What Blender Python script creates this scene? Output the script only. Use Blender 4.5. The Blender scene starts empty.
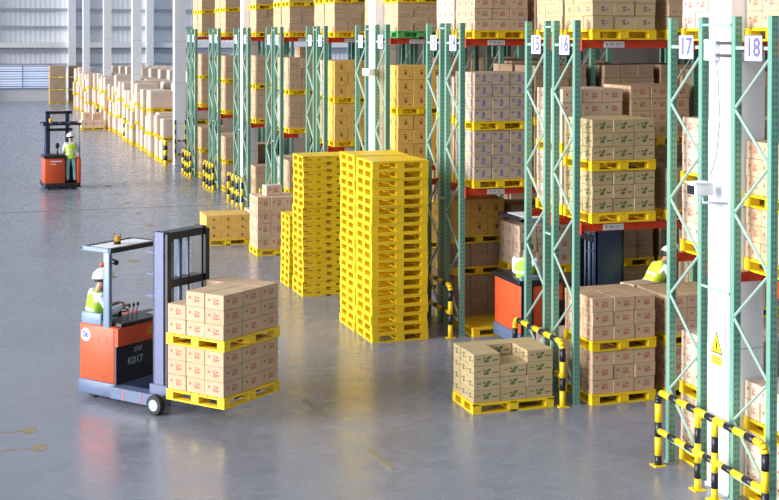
import bpy, bmesh, math, random
from mathutils import Vector, Matrix
from mathutils.bvhtree import BVHTree
random.seed(7)
SC = bpy.context.scene
COL = SC.collection
PI = math.pi

# ------------------------------------------------------------------ materials
M = {}
def mat(name, col, rough=0.6, metal=0.0, spec=0.5, var=0.06, scale=3.0, bump=0.0, bscale=40, emit=None, vary=0.0):
    m = bpy.data.materials.new(name); m.use_nodes = True
    nt = m.node_tree; b = nt.nodes['Principled BSDF']
    b.inputs['Roughness'].default_value = rough
    b.inputs['Metallic'].default_value = metal
    b.inputs['Specular IOR Level'].default_value = spec
    tc = nt.nodes.new('ShaderNodeTexCoord')
    ns = nt.nodes.new('ShaderNodeTexNoise'); ns.inputs['Scale'].default_value = scale
    ns.inputs['Detail'].default_value = 3
    nt.links.new(tc.outputs['Object'], ns.inputs['Vector'])
    hs = nt.nodes.new('ShaderNodeHueSaturation'); hs.inputs['Color'].default_value = (*col, 1)
    mr = nt.nodes.new('ShaderNodeMapRange')
    mr.inputs[1].default_value = 0.3; mr.inputs[2].default_value = 0.7
    mr.inputs[3].default_value = 1 - var; mr.inputs[4].default_value = 1 + var
    nt.links.new(ns.outputs['Fac'], mr.inputs[0])
    last = mr.outputs[0]
    if vary:
        oi = nt.nodes.new('ShaderNodeObjectInfo')
        m2 = nt.nodes.new('ShaderNodeMapRange'); m2.inputs[3].default_value = 1 - vary; m2.inputs[4].default_value = 1 + vary
        nt.links.new(oi.outputs['Random'], m2.inputs[0])
        mu = nt.nodes.new('ShaderNodeMath'); mu.operation = 'MULTIPLY'
        nt.links.new(last, mu.inputs[0]); nt.links.new(m2.outputs[0], mu.inputs[1]); last = mu.outputs[0]
    nt.links.new(last, hs.inputs['Value'])
    nt.links.new(hs.outputs[0], b.inputs['Base Color'])
    if bump:
        n2 = nt.nodes.new('ShaderNodeTexNoise'); n2.inputs['Scale'].default_value = bscale
        nt.links.new(tc.outputs['Object'], n2.inputs['Vector'])
        bp = nt.nodes.new('ShaderNodeBump'); bp.inputs['Strength'].default_value = bump; bp.inputs['Distance'].default_value = 0.01
        nt.links.new(n2.outputs['Fac'], bp.inputs['Height']); nt.links.new(bp.outputs[0], b.inputs['Normal'])
    M[name] = m
    return m

mat('card_tan', (.47, .355, .185), .75, var=.07, vary=.07)
mat('card_pink', (.56, .39, .245), .75, var=.07, vary=.06)
mat('card_yellow', (.74, .45, .10), .7, var=.06, vary=.05)
mat('card_grey', (.50, .39, .28), .75, var=.06, vary=.06)
mat('card_white', (.62, .49, .37), .75, var=.06, vary=.05)
mat('card_brown', (.36, .25, .16), .8, var=.08, vary=.08)
mat('card_plain', (.50, .345, .21), .75, var=.07, vary=.06)
mat('tape', (.62, .50, .36), .4)
mat('print_red', (.46, .13, .10), .7)
mat('print_green', (.085, .15, .06), .7)
mat('print_blue', (.17, .19, .38), .7)
mat('print_brown', (.25, .13, .06), .7)
mat('print_purple', (.20, .07, .20), .7)
mat('pallet_yellow', (.88, .60, .012), .42, var=.05, vary=.07)
mat('pallet_green', (.10, .42, .12), .45, var=.05)
mat('pallet_gold', (.84, .55, .015), .42, var=.05, vary=.05)
mat('pallet_wood', (.55, .43, .28), .8, var=.12)
mat('beam_orange', (.60, .045, .010), .45, var=.05)
mat('plate_white', (.8, .8, .82), .5, var=.02)
mat('plate_text', (.12, .12, .45), .6)
mat('grey_text', (.25, .27, .34), .6)
mat('steel', (.46, .50, .58), .4, metal=.3)
mat('steel_dark', (.10, .10, .11), .4, metal=.5)
mat('hazard_yellow', (.85, .60, .01), .4, var=.04)
mat('hazard_black', (.012, .014, .025), .4, var=.04)
mat('column_white', (.84, .85, .88), .45, var=.02)
mat('truck_orange', (.66, .085, .025), .45, var=.03)
mat('truck_black', (.012, .014, .022), .35)
mat('truck_blue', (.10, .16, .27), .4)
mat('truck_slate', (.20, .29, .40), .35)
mat('mast_blue', (.12, .145, .28), .35)
mat('skirt_blue', (.10, .15, .26), .4)
mat('rubber', (.02, .02, .022), .7)
mat('wheel_hub', (.35, .42, .45), .5)
mat('amber', (.9, .38, .02), .3)
mat('red_lamp', (.8, .1, .03), .3)
mat('skin', (.50, .27, .17), .5)
mat('hair', (.02, .015, .012), .6)
mat('helmet_white', (.85, .86, .9), .3, var=.01)
mat('vest_green', (.30, .56, .03), .6)
mat('vest_lime', (.62, .85, .05), .6)
mat('vest_stripe', (.75, .77, .72), .35)
mat('shirt_white', (.75, .78, .84), .75, bump=.3)
mat('trouser_navy', (.03, .05, .12), .8)
mat('trouser_teal', (.30, .62, .60), .8)
mat('shoe_black', (.02, .02, .02), .5)
mat('tan_mark', (.30, .24, .15), .6, var=.25, scale=20)
mat('dark_mark', (.10, .10, .10), .6, var=.3, scale=20)
mat('wall_low', (.75, .77, .80), .6, var=.03)
mat('frame_blue', (.22, .33, .55), .5)
mat('film', (.68, .62, .56), .35, var=.06, vary=.10)
mat('warn_yellow', (.90, .62, .02), .4)

# uprights: green paint with rows of punched slots (a pattern of the profile itself)
def upright_mat():
    m = mat('rack_green', (.15, .34, .265), .42, var=.05)
    nt = m.node_tree; b = nt.nodes['Principled BSDF']
    hs = [n for n in nt.nodes if n.type == 'HUE_SAT'][0]; tc = [n for n in nt.nodes if n.type == 'TEX_COORD'][0]
    sp = nt.nodes.new('ShaderNodeSeparateXYZ'); nt.links.new(tc.outputs['Object'], sp.inputs[0])
    def math_(op, a, bb):
        n = nt.nodes.new('ShaderNodeMath'); n.operation = op
        for k, v in enumerate((a, bb)):
            if v is None: continue
            if isinstance(v, (int, float)): n.inputs[k].default_value = v
            else: nt.links.new(v, n.inputs[k])
        return n.outputs[0]
    z = math_('MODULO', sp.outputs['Z'], .075)
    zin = math_('LESS_THAN', z, .034)
    ax = math_('ABSOLUTE', sp.outputs['X'], None)
    xin = math_('MULTIPLY', math_('GREATER_THAN', ax, .011), math_('LESS_THAN', ax, .025))
    ay = math_('ABSOLUTE', sp.outputs['Y'], None)
    yin = math_('MULTIPLY', math_('GREATER_THAN', ay, .034), 1.0)
    f = math_('MULTIPLY', math_('MULTIPLY', zin, xin), yin)
    mx = nt.nodes.new('ShaderNodeMix'); mx.data_type = 'RGBA'
    nt.links.new(f, mx.inputs[0]); nt.links.new(hs.outputs[0], mx.inputs[6]); mx.inputs[7].default_value = (.03, .12, .10, 1)
    nt.links.new(mx.outputs[2], b.inputs['Base Color'])
upright_mat()
mat('brace_green', (.38, .54, .47), .38, metal=.25, var=.04)

def floor_mat():
    m = bpy.data.materials.new('floor_paint'); m.use_nodes = True
    nt = m.node_tree; b = nt.nodes['Principled BSDF']
    tc = nt.nodes.new('ShaderNodeTexCoord')
    def noise(s, d=4, dist=0, map_=None):
        n = nt.nodes.new('ShaderNodeTexNoise'); n.inputs['Scale'].default_value = s; n.inputs['Detail'].default_value = d
        n.inputs['Distortion'].default_value = dist
        if map_:
            mp = nt.nodes.new('ShaderNodeMapping'); mp.inputs['Scale'].default_value = map_
            nt.links.new(tc.outputs['Object'], mp.inputs[0]); nt.links.new(mp.outputs[0], n.inputs['Vector'])
        else: nt.links.new(tc.outputs['Object'], n.inputs['Vector'])
        return n
    n1 = noise(.35, 5, .6); n2 = noise(2.2, 6, 1.2); n3 = noise(.8, 2, 0, (.5, 1.2, 1))
    cr = nt.nodes.new('ShaderNodeValToRGB')
    cr.color_ramp.elements[0].position = .3; cr.color_ramp.elements[0].color = (.185, .20, .25, 1)
    cr.color_ramp.elements[1].position = .7; cr.color_ramp.elements[1].color = (.265, .282, .342, 1)
    mx = nt.nodes.new('ShaderNodeMath'); mx.operation = 'ADD'
    m1 = nt.nodes.new('ShaderNodeMath'); m1.operation = 'MULTIPLY'; m1.inputs[1].default_value = .5
    m2 = nt.nodes.new('ShaderNodeMath'); m2.operation = 'MULTIPLY'; m2.inputs[1].default_value = .5
    nt.links.new(n1.outputs['Fac'], m1.inputs[0]); nt.links.new(n2.outputs['Fac'], m2.inputs[0])
    nt.links.new(m1.outputs[0], mx.inputs[0]); nt.links.new(m2.outputs[0], mx.inputs[1])
    nt.links.new(mx.outputs[0], cr.inputs[0]); nt.links.new(cr.outputs[0], b.inputs['Base Color'])
    r = nt.nodes.new('ShaderNodeMapRange'); r.inputs[1].default_value = .3; r.inputs[2].default_value = .7
    r.inputs[3].default_value = .16; r.inputs[4].default_value = .34
    nt.links.new(n2.outputs['Fac'], r.inputs[0]); nt.links.new(r.outputs[0], b.inputs['Roughness'])
    b.inputs['Specular IOR Level'].default_value = .6
    bp = nt.nodes.new('ShaderNodeBump'); bp.inputs['Strength'].default_value = .02; bp.inputs['Distance'].default_value = .02
    nt.links.new(n3.outputs['Fac'], bp.inputs['Height']); nt.links.new(bp.outputs[0], b.inputs['Normal'])
    M['floor_paint'] = m
floor_mat()

def cladding_mat():
    m = mat('cladding', (.88, .90, .95), .5, var=.02, scale=.3)
    nt = m.node_tree; b = nt.nodes['Principled BSDF']
    tc = [n for n in nt.nodes if n.type == 'TEX_COORD'][0]
    w = nt.nodes.new('ShaderNodeTexWave'); w.wave_type = 'BANDS'; w.bands_direction = 'X'; w.inputs['Scale'].default_value = .8
    nt.links.new(tc.outputs['Object'], w.inputs['Vector'])
    bp = nt.nodes.new('ShaderNodeBump'); bp.inputs['Strength'].default_value = .3; bp.inputs['Distance'].default_value = .06
    nt.links.new(w.outputs['Fac'], bp.inputs['Height']); nt.links.new(bp.outputs[0], b.inputs['Normal'])
cladding_mat()

# ------------------------------------------------------------------ mesh builder
class MB:
    def __init__(s): s.v = []; s.f = []; s.m = []; s.mats = []; s.smooth = []
    def mi(s, m):
        if m not in s.mats: s.mats.append(m)
        return s.mats.index(m)
    def face(s, pts, m, smooth=False):
        n = len(s.v); s.v += [tuple(p) for p in pts]; s.f.append(tuple(range(n, n + len(pts)))); s.m.append(s.mi(m)); s.smooth.append(smooth)
    def box(s, x0, x1, y0, y1, z0, z1, m, T=None):
        c = [(x, y, z) for z in (z0, z1) for y in (y0, y1) for x in (x0, x1)]
        if T is not None: c = [tuple(T @ Vector(p)) for p in c]
        n = len(s.v); s.v += c
        for q in ((0, 2, 3, 1), (4, 5, 7, 6), (0, 1, 5, 4), (2, 6, 7, 3), (0, 4, 6, 2), (1, 3, 7, 5)):
            s.f.append(tuple(n + i for i in q)); s.m.append(s.mi(m)); s.smooth.append(False)
        return s
    def bbox(s, x0, x1, y0, y1, z0, z1, m, r=.02):      # bevelled box (chamfered vertical and horizontal edges)
        bm = bmesh.new(); bmesh.ops.create_cube(bm, size=1)
        for v in bm.verts: v.co = Vector(((x0 + x1) / 2 + v.co.x * (x1 - x0), (y0 + y1) / 2 + v.co.y * (y1 - y0), (z0 + z1) / 2 + v.co.z * (z1 - z0)))
        bmesh.ops.bevel(bm, geom=bm.edges[:], offset=r, segments=2, affect='EDGES', profile=.5)
        s.add_bm(bm, m, True); bm.free(); return s
    def add_bm(s, bm, m, smooth=False, T=None):
        n = len(s.v); bm.verts.ensure_lookup_table()
        for v in bm.verts: s.v.append(tuple(T @ v.co) if T is not None else tuple(v.co))
        for f in bm.faces:
            s.f.append(tuple(n + v.index for v in f.verts)); s.m.append(s.mi(m)); s.smooth.append(smooth)
    def tube(s, pts, r, m, seg=10, caps=True, smooth=True):
        pts = [Vector(p) for p in pts]; rings = []
        rr = r if isinstance(r, (list, tuple)) else [r] * len(pts)
        up = None
        for i, p in enumerate(pts):
            d = (pts[min(i + 1, len(pts) - 1)] - pts[max(i - 1, 0)]).normalized()
            if up is None:
                a = Vector((0, 0, 1)) if abs(d.z) < .9 else Vector((1, 0, 0)); up = (a - d * a.dot(d)).normalized()
            else: up = (up - d * up.dot(d)).normalized()
            sd = d.cross(up); n = len(s.v)
            for k in range(seg):
                t = 2 * PI * k / seg; s.v.append(tuple(p + (up * math.cos(t) + sd * math.sin(t)) * rr[i]))
            rings.append(n)
        for a, b in zip(rings, rings[1:]):
            for k in range(seg):
                k2 = (k + 1) % seg; s.f.append((a + k, a + k2, b + k2, b + k)); s.m.append(s.mi(m)); s.smooth.append(smooth)
        if caps:
            s.f.append(tuple(rings[0] + k for k in reversed(range(seg)))); s.m.append(s.mi(m)); s.smooth.append(False)
            s.f.append(tuple(rings[-1] + k for k in range(seg))); s.m.append(s.mi(m)); s.smooth.append(False)
        return s
    def ell(s, c, r, m, seg=14, rings=8, zmin=-1.0, T=None):
        c = Vector(c); n0 = len(s.v)
        t0 = math.asin(zmin)
        for i in range(rings + 1):
            t = t0 + (PI / 2 - t0) * i / rings
            for k in range(seg):
                a = 2 * PI * k / seg
                p = Vector((r[0] * math.cos(t) * math.cos(a), r[1] * math.cos(t) * math.sin(a), r[2] * math.sin(t)))
                if T is not None: p = T @ p
                s.v.append(tuple(c + p))
        for i in range(rings):
            for k in range(seg):
                k2 = (k + 1) % seg
                s.f.append((n0 + i * seg + k, n0 + i * seg + k2, n0 + (i + 1) * seg + k2, n0 + (i + 1) * seg + k)); s.m.append(s.mi(m)); s.smooth.append(True)
        return s
    def mesh(s, name):
        me = bpy.data.meshes.new(name); me.from_pydata(s.v, [], s.f)
        for m in s.mats: me.materials.append(M[m])
        me.polygons.foreach_set('material_index', s.m); me.polygons.foreach_set('use_smooth', s.smooth); me.update()
        return me
    def build(s, name, parent=None, loc=(0, 0, 0), rz=0, **kw):
        return link(name, s.mesh(name), parent, loc, rz, **kw)

def link(name, me, parent=None, loc=(0, 0, 0), rz=0, label=None, cat=None, group=None, kind=None):
    o = bpy.data.objects.new(name, me); COL.objects.link(o)
    if parent: o.parent = parent
    o.location = loc; o.rotation_euler = (0, 0, rz)
    tag(o, label, cat, group, kind); return o
def tag(o, label=None, cat=None, group=None, kind=None):
    if label: o['label'] = label
    if cat: o['category'] = cat
    if group: o['group'] = group
    if kind: o['kind'] = kind
    return o
def thing(name, label, cat, loc=(0, 0, 0), rz=0, group=None):
    return link(name, None, None, loc, rz, label, cat, group)
def text_mesh(txt, size, m, depth=.002):
    cu = bpy.data.curves.new('t', 'FONT'); cu.body = txt; cu.size = size; cu.align_x = 'CENTER'; cu.align_y = 'CENTER'; cu.extrude = depth
    cu.offset = size * .02
    o = bpy.data.objects.new('t', cu); COL.objects.link(o)
    bpy.context.view_layer.update()
    me = bpy.data.meshes.new_from_object(o.evaluated_get(bpy.context.evaluated_depsgraph_get()))
    bpy.data.objects.remove(o); me.materials.clear(); me.materials.append(M[m]); return me
ORD = ['zeroth', 'first', 'second', 'third', 'fourth', 'fifth', 'sixth', 'seventh', 'eighth', 'ninth', 'tenth', 'eleventh', 'twelfth', 'thirteenth',
       'fourteenth', 'fifteenth', 'sixteenth', 'seventeenth', 'eighteenth', 'nineteenth', 'twentieth', 'twenty-first', 'twenty-second', 'twenty-third']
for a in ('twenty', 'thirty', 'forty', 'fifty'):
    for b in ('', '-first', '-second', '-third', '-fourth', '-fifth', '-sixth', '-seventh', '-eighth', '-ninth'):
        w = a + b if b else a.replace('ty', 'tieth')
        if w not in ORD: ORD.append(w)

# ------------------------------------------------------------------ camera
F, YAW, PIT, ROL, CX, CY, CH = 1357.5037, 0.33274, 0.012946, -0.0022493, 425.0557, 52.92883, 5.5
def axes():
    cy, sy = math.cos(YAW), math.sin(YAW)
    r = Vector((cy, -sy, 0)); f = Vector((sy, cy, 0)); d = Vector((0, 0, -1))
    cp, sp = math.cos(PIT), math.sin(PIT)
    f2 = cp * f + sp * d; d2 = -sp * f + cp * d
    cr, sr = math.cos(ROL), math.sin(ROL)
    return cr * r + sr * d2, -sr * r + cr * d2, f2
AR, AD, AF = axes()
cam = bpy.data.cameras.new('camera'); camo = bpy.data.objects.new('camera', cam); COL.objects.link(camo)
mw = Matrix((AR, -AD, -AF)).transposed().to_4x4(); mw.translation = Vector((0, 0, CH)); camo.matrix_world = mw
cam.sensor_width = 36; cam.sensor_fit = 'HORIZONTAL'; cam.lens = F / 779 * 36
cam.shift_x = (389.5 - CX) / 779; cam.shift_y = (CY - 250) / 779
cam.clip_end = 500; SC.camera = camo

# ------------------------------------------------------------------ constants of the place
X0 = 8.71
PER = 14.48
PAIRS = []     # (near frame near, near frame far, far frame near, far frame far, has column)
for k in range(3):
    for q in ((13.18, 13.94, 14.69, 15.46, 1), (18.31, 19.05, 19.37, 20.10, 0), (23.14, 23.9, 24.22, 24.97, 0)):
        PAIRS.append(tuple(v + PER * k for v in q[:4]) + (q[4],))
HF, B1, B2 = 5.73, 2.70, 5.43
BAYW = 2.62

# ------------------------------------------------------------------ setting
MB().box(-70, 90, -12, 116, -.2, 0, 'floor_paint').build('floor', kind='structure')
w = MB(); w.box(-60, 80, 116, 116.25, 0, 1.08, 'wall_low')
w.box(-60, -14, 116, 116.25, 1.08, 3.02, 'wall_low'); w.box(7.3, 80, 116, 116.25, 1.08, 3.02, 'cladding')
w.box(-60, 80, 116, 116.2, 3.02, 13, 'cladding')
w.build('wall_back', kind='structure')
t = MB()
for z, h in ((3.05, .12), (4.15, .28), (6.1, .22), (7.55, .22), (9.2, .22)): t.box(-60, 80, 115.78, 116, z - h / 2, z + h / 2, 'steel')
t.build('trim_girts', kind='structure')
MB().box(-60, 80, 115.5, 115.9, 4.42, 4.85, 'column_white').build('trim_band', kind='structure')
for x in (-7.4, .9, 8.75 - .0, 15.1, 23.5):
    MB().box(x, x + .6, 115.2, 116, 0, 13, 'column_white').build('trim_wall_post', kind='structure')
wi = MB()
for k in range(11): 
    x = -14 + k * 2.13; wi.box(x - .04, x + .04, 115.9, 116.06, 1.08, 3.02, 'frame_blue')
wi.box(-14, 7.3, 115.88, 116.08, 2.96, 3.04, 'frame_blue'); wi.box(-14, 7.3, 115.88, 116.08, 1.04, 1.12, 'frame_blue')
for k in range(9): 
    z = 1.2 + k * .205; wi.box(-14, 7.3, 115.94, 116.06, z, z + .05 + .03 * (k % 3 == 0), 'frame_blue')
wf = wi.build('window_1', kind='structure')
mat('window_glass', (.75, .82, .95), .15, var=.01)
wb = M['window_glass'].node_tree.nodes['Principled BSDF']; wb.inputs['Emission Color'].default_value = (.78, .86, 1, 1); wb.inputs['Emission Strength'].default_value = .55
MB().box(-14, 7.3, 116.1, 116.14, 1.08, 3.02, 'window_glass').build('window_pane', wf)
# roof added to block light over the racks, dark wall added as shade behind; the left is open to daylight
mat('roof', (.35, .36, .38), .7); mat('shade_backdrop', (.05, .04, .035), .8)
MB().box(9.6, 20, 10, 57, 8.3, 8.5, 'roof').build('ceiling_light_block', kind='structure')
MB().box(18.6, 18.8, 10, 60, 0, 8.3, 'shade_backdrop').build('wall_shade_backdrop', kind='structure')

def column(y, k, x=X0, top=13):
    hz = MB(); c = MB(); c.box(0, .47, 0, .49, 0, top, 'column_white')
    c.box(-.02, .49, -.02, .51, 0, .03, 'column_white')
    for z in (1.75, 3.45, 5.2): c.box(-.004, .474, -.004, .494, z, z + .012, 'steel')
    o = c.build('pillar', loc=(x, y, 0), kind='structure')
    return o
COLY = [14.07, 28.55, 43.03, 57.5, 72.0, 86.5, 101.0]
cols = [column(y, i) for i, y in enumerate(COLY)]
# corner tapes on the pillar past the racks
def tape_pillar(y):
    h = MB()
    for cx in (-.012, .43):
        for k in range(8):
            z = .3 + k * .2; h.box(cx, cx + .055, -.012, .03, z, z + .2, 'hazard_black' if k % 2 else 'hazard_yellow')
    for z in (.42, 1.0):
        for k in range(4): h.box(.04 + k * .1, .14 + k * .1, -.012, .0, z, z + .06, 'hazard_black' if k % 2 else 'hazard_yellow')
    return h
for i in (3, 4, 5):
    tape_pillar(COLY[i]).build('hazard_tape', cols[i])

# ------------------------------------------------------------------ pallets
_pal = {}
def pallet_mesh(w, d, h, m='pallet_yellow', solid=False):
    key = (round(w, 3), round(d, 3), h, m, solid)
    if key in _pal: return _pal[key]
    b = MB(); x, y = w / 2, d / 2
    tp = .034; bt = .024
    n = 7; g = .02; bw = (d - g * (n - 1)) / n
    for k in range(n):
        yy = -y + k * (bw + g); b.box(-x, x, yy, yy + bw, h - tp * .5, h, m)
    for xx in (-x, -.05, x - .10): b.box(xx, xx + .10, -y, y, h - tp, h - tp * .5, m)
    b.box(-x, x, -y, -y + .03, h - tp, h - tp * .5, m); b.box(-x, x, y - .03, y, h - tp, h - tp * .5, m)
    # bottom perimeter and middle runners
    for a0, a1 in ((-x, -x + .11), (-.055, .055), (x - .11, x)): b.box(a0, a1, -y, y, 0, bt, m)
    for a0, a1 in ((-y, -y + .11), (-.055, .055), (y - .11, y)): b.box(-x + .11, x - .11, a0, a1, 0, bt * .98, m)
    cb = .30 if solid else .13; mb = .34 if solid else .15
    by = .10 if solid else .13
    for a0, a1 in ((-x, -x + cb), (-mb / 2, mb / 2), (x - cb, x)):
        for c0, c1 in ((-y, -y + by), (-.07, .07), (y - by, y)):
            b.box(a0 + .001, a1 - .001, c0 + .001, c1 - .001, bt, h - tp, m)
    if solid:
        b.box(-x, x, -y + .002, -y + .02, h - .06, h - tp, m); b.box(-x, x, -y + .002, -y + .02, bt, bt + .035, m)
        for k in range(5): b.box(-x + .05 + k * .03, -x + .068 + k * .03, -y - .001, -y + .002, h * .45, h * .6, 'print_brown')
    _pal[key] = b.mesh('pallet'); return _pal[key]
def pallet(cx, cy, z, w, d, label, h=.155, m='pallet_yellow', rz=0, group='plastic pallets', solid=False):
    PALS.append((cx, cy, z, w, d, h, m, rz, label, group, solid))
PALS = []
OCC = []       # simple boxes that hide cartons behind them, for choosing which cartons show largest

# ------------------------------------------------------------------ cartons
KIND = {  # cardboard, print, style
    'red': ('card_pink', 'print_red', 'red-printed'), 'green': ('card_tan', 'print_green', 'green-printed'),
    'blue': ('card_grey', 'print_blue', 'blue-printed'), 'yellow': ('card_yellow', 'print_brown', 'yellow-brown'),
    'plain': ('card_plain', 'print_brown', 'plain brown'), 'white': ('card_white', 'print_red', 'pale red-printed'),
    'brown': ('card_brown', 'print_brown', 'dark brown'), 'purple': ('card_tan', 'print_purple', 'purple-printed')}
def logo(kind):      # polygons in a unit square (x right, z up), plus bars
    if kind == 'green' : return [[(.36, .30), (.52, .26), (.60, .42), (.50, .52), (.40, .48)], [(.50, .50), (.63, .58), (.66, .80), (.55, .76), (.48, .62)],
        [(.36, .56), (.46, .60), (.44, .72), (.34, .68)], [(.12, .52), (.26, .55), (.27, .62), (.12, .60)], [(.70, .38), (.92, .40), (.92, .50), (.70, .48)]]
    if kind in ('red', 'white'): return [[(.46, .28), (.54, .26), (.56, .62), (.48, .64)], [(.57, .30), (.66, .30), (.70, .46), (.62, .50), (.58, .44)], [(.60, .54), (.74, .58), (.76, .76), (.64, .72)],
        [(.44, .68), (.60, .72), (.60, .80), (.46, .76)], [(.70, .30), (.80, .36), (.80, .50), (.73, .48)], [(.10, .52), (.22, .52), (.24, .68), (.16, .74), (.10, .66)]]
    if kind == 'blue': return [[(.42, .25), (.62, .25), (.62, .40), (.42, .40)], [(.46, .44), (.64, .44), (.60, .80), (.48, .80)], [(.10, .66), (.26, .66), (.26, .80), (.10, .80)], [(.70, .14), (.94, .14), (.94, .22), (.70, .22)]]
    if kind == 'yellow': return [[(.40, .40), (.47, .28), (.58, .28), (.65, .42), (.60, .56), (.46, .58)], [(.36, .62), (.66, .66), (.64, .72), (.38, .68)], [(.70, .12), (.90, .12), (.90, .18), (.70, .18)]]
    if kind == 'purple': return [[(.40, .34), (.56, .30), (.62, .46), (.46, .50)], [(.38, .56), (.60, .60), (.58, .76), (.42, .70)], [(.66, .40), (.80, .44), (.78, .56), (.68, .52)]]
    return [[(.12, .30), (.40, .30), (.40, .38), (.12, .38)], [(.55, .20), (.85, .20), (.85, .26), (.55, .26)]]
_car = {}
def carton_mesh(w, d, h, kind):
    key = (round(w, 3), round(d, 3), round(h, 3), kind)
    if key in _car: return _car[key]
    b = MB(); carton_into(b, Matrix.Identity(4), w, d, h, kind); _car[key] = b.mesh('carton'); return _car[key]
def carton_into(b, T, w, d, h, kind, lite=False):
    cm, pm, _ = KIND[kind]; x, y = w / 2, d / 2
    if lite: b.box(-x, x, -y, y, 0, h, cm, T)
    else:
        r = .006
        bm = bmesh.new(); bmesh.ops.create_cube(bm, size=1)
        for v in bm.verts: v.co = Vector((v.co.x * w, v.co.y * d, h / 2 + v.co.z * h))
        bmesh.ops.bevel(bm, geom=bm.edges[:], offset=r, segments=1, affect='EDGES'); b.add_bm(bm, cm, False, T); bm.free()
    e = .0012
    def quad(face, u0, u1, v0, v1, m): poly(face, [(u0, v0), (u1, v0), (u1, v1), (u0, v1)], m)
    def poly(face, pts, m):
        P = []
        for u, v in pts:
            if face == 'f': P.append((-x + u * w, -y - e, v * h))
            elif face == 'l': P.append((-x - e, y - u * d, v * h))
            elif face == 'r': P.append((x + e, -y + u * d, v * h))
            elif face == 'b': P.append((x - u * w, y + e, v * h))
            else: P.append((-x + u * w, -y + v * d, h + e))
        b.face([T @ Vector(p) for p in P], m)
    quad('t', .0, 1, .46, .54, 'tape')
    g_ = 1.0 if kind in ('green', 'blue') else .85
    L = [[(.5 + (u - .5) * g_, .5 + (v - .5) * g_) for u, v in p] for p in logo(kind)]
    for fc in ('f', 'l') + (() if lite else ('r', 'b')):
        for p in L: poly(fc, p, pm)

CART = []      # every carton to be placed
def load(x0, y0, z0, W, D, kind, nx, ny, nz, h, where, rz=0, skip=(), pal=True, palm='pallet_yellow', ph=.155, origin=None, far=False, palwhere=None, hs=1.0):
    """a pallet with its near left corner at (x0, y0) and cartons in nx * ny * nz on it; returns the height of its top"""
    R = Matrix.Rotation(rz, 4, 'Z')
    c = Vector((x0, y0, 0)) + R @ Vector((W / 2, D / 2, 0))
    if pal: pallet(c.x, c.y, z0, W, D, 'yellow plastic pallet %s' % (palwhere or where) if palm == 'pallet_yellow' else 'green plastic pallet %s' % where, ph, palm, rz); z0 += ph
    z0 += .002
    cw, cd = (W * .985) / nx, (D * .97) / ny
    for k in range(nz):
        for j in range(ny):
            for i in range(nx):
                if (i, j, k) in skip: continue
                covered = k < nz - 1 and 0 < i < nx - 1 and 0 < j < ny - 1
                if covered or (j > 1 and i > 0 and k < nz - 1): 
                    if not any((i2, j2, k2) in skip for i2 in (i - 1, i, i + 1) for j2 in (j - 1, j) for k2 in (k, k + 1)): continue
                p = Vector((-W * .4925 + (i + .5) * cw, -D * .485 + (j + .5) * cd, 0)) + Vector((random.uniform(-.005, .005), random.uniform(-.006, .006), 0))
                p = R @ p + c
                lay = 'top layer' if k == nz - 1 else ('bottom layer' if k == 0 else '%s layer' % ORD[k + 1])
                side = ('left' if i == 0 else 'right' if i == nx - 1 else 'middle' if nx == 3 else ORD[i + 1] + ' from left') if nx > 1 else ''
                dep = ('front' if j == 0 else 'back' if j == ny - 1 else 'centre' if ny == 3 else ORD[j + 1] + ' row')
                CART.append(dict(c=p, z=z0 + k * h, rz=rz + random.uniform(-.008, .008), s=(cw - .006, cd - .006, h - .003), kind=kind,
                                 label='%s carton, %s, %s %s, %s' % (KIND[kind][2], lay, dep, side, where), group=where))
    return z0 + nz * h

# ---------- loads in the open hall
sk = {(1, 0, 3), (1, 1, 3)}
load(7.076, 18.31, 0, 1.283, .862, 'green', 3, 3, 4, .178, 'floor pallet before guard rail', skip=sk)
za = load(3.516, 18.698, .28, 1.241, 1.085, 'red', 3, 3, 3, .212, 'lower pallet on reach truck forks', rz=.6755)
zb = load(3.516, 18.698, za + .005, 1.241, 1.085, 'red', 3, 3, 3, .212, 'upper pallet on reach truck forks', rz=.6755, skip={(0, 2, 2), (1, 2, 2)})
load(6.146, 35.2, 0, 1.15, 1.05, 'yellow', 3, 3, 3, .21, 'low floor stack nearest rack frames')
load(7.36, 35.3, 0, 1.0, 1.0, 'white', 3, 3, 3, .225, 'floor stack behind the yellow-brown cartons')
zc = load(7.07, 33.2, 0, 1.05, 1.0, 'red', 3, 3, 4, .325, 'tall pink stack beside pallet piles')
CART.append(dict(c=Vector((7.55, 33.65, 0)), z=zc, rz=.1, s=(.42, .32, .26), kind='white', label='single pale carton lying on the tall pink stack', group='tall pink stack beside pallet piles'))
z = load(6.80, 80.1, 0, 1.35, 1.2, 'white', 3, 3, 1, .42, 'far floor pallet before the wrapped loads')
for i, (a, b) in enumerate(((7.1, 80.3), (7.75, 80.5))):
    CART.append(dict(c=Vector((a, b + .3, 0)), z=z, rz=.1, s=(.42, .5, .42), kind='white', label='%s carton heaped on far floor pallet' % ('left' if i == 0 else 'right'), group='far floor pallet before the wrapped loads'))

# ---------- piles of empty pallets
def pile(x, y, w, d, n, name, h=.155, m='pallet_yellow', solid=False):
    for k in range(n):
        pallet(x + w / 2 + random.uniform(-.012, .012), y + d / 2 + random.uniform(-.012, .012), k * h, w, d,
               'empty yellow pallet, %s up from the floor, in the %s' % (ORD[k + 1], name), h - .002, m, 0, 'empty pallets in the ' + name, solid)
pile(7.0, 23.14, 1.06, 1.02, 20, 'nearest tall pallet pile', .1625)
pile(6.99, 24.2, 1.06, 1.02, 21, 'tall pile right behind the nearest', .1555)
pile(6.88, 27.72, 1.12, .92, 19, 'slotted pallet pile further back', .1555, 'pallet_gold', True)
pile(6.86, 28.88, 1.12, .82, 10, 'low pile behind the slotted pallets', .1555, 'pallet_gold', True)

NUM = 'zero one two three four five six seven eight nine ten eleven twelve thirteen fourteen fifteen sixteen seventeen eighteen'.split()
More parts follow.
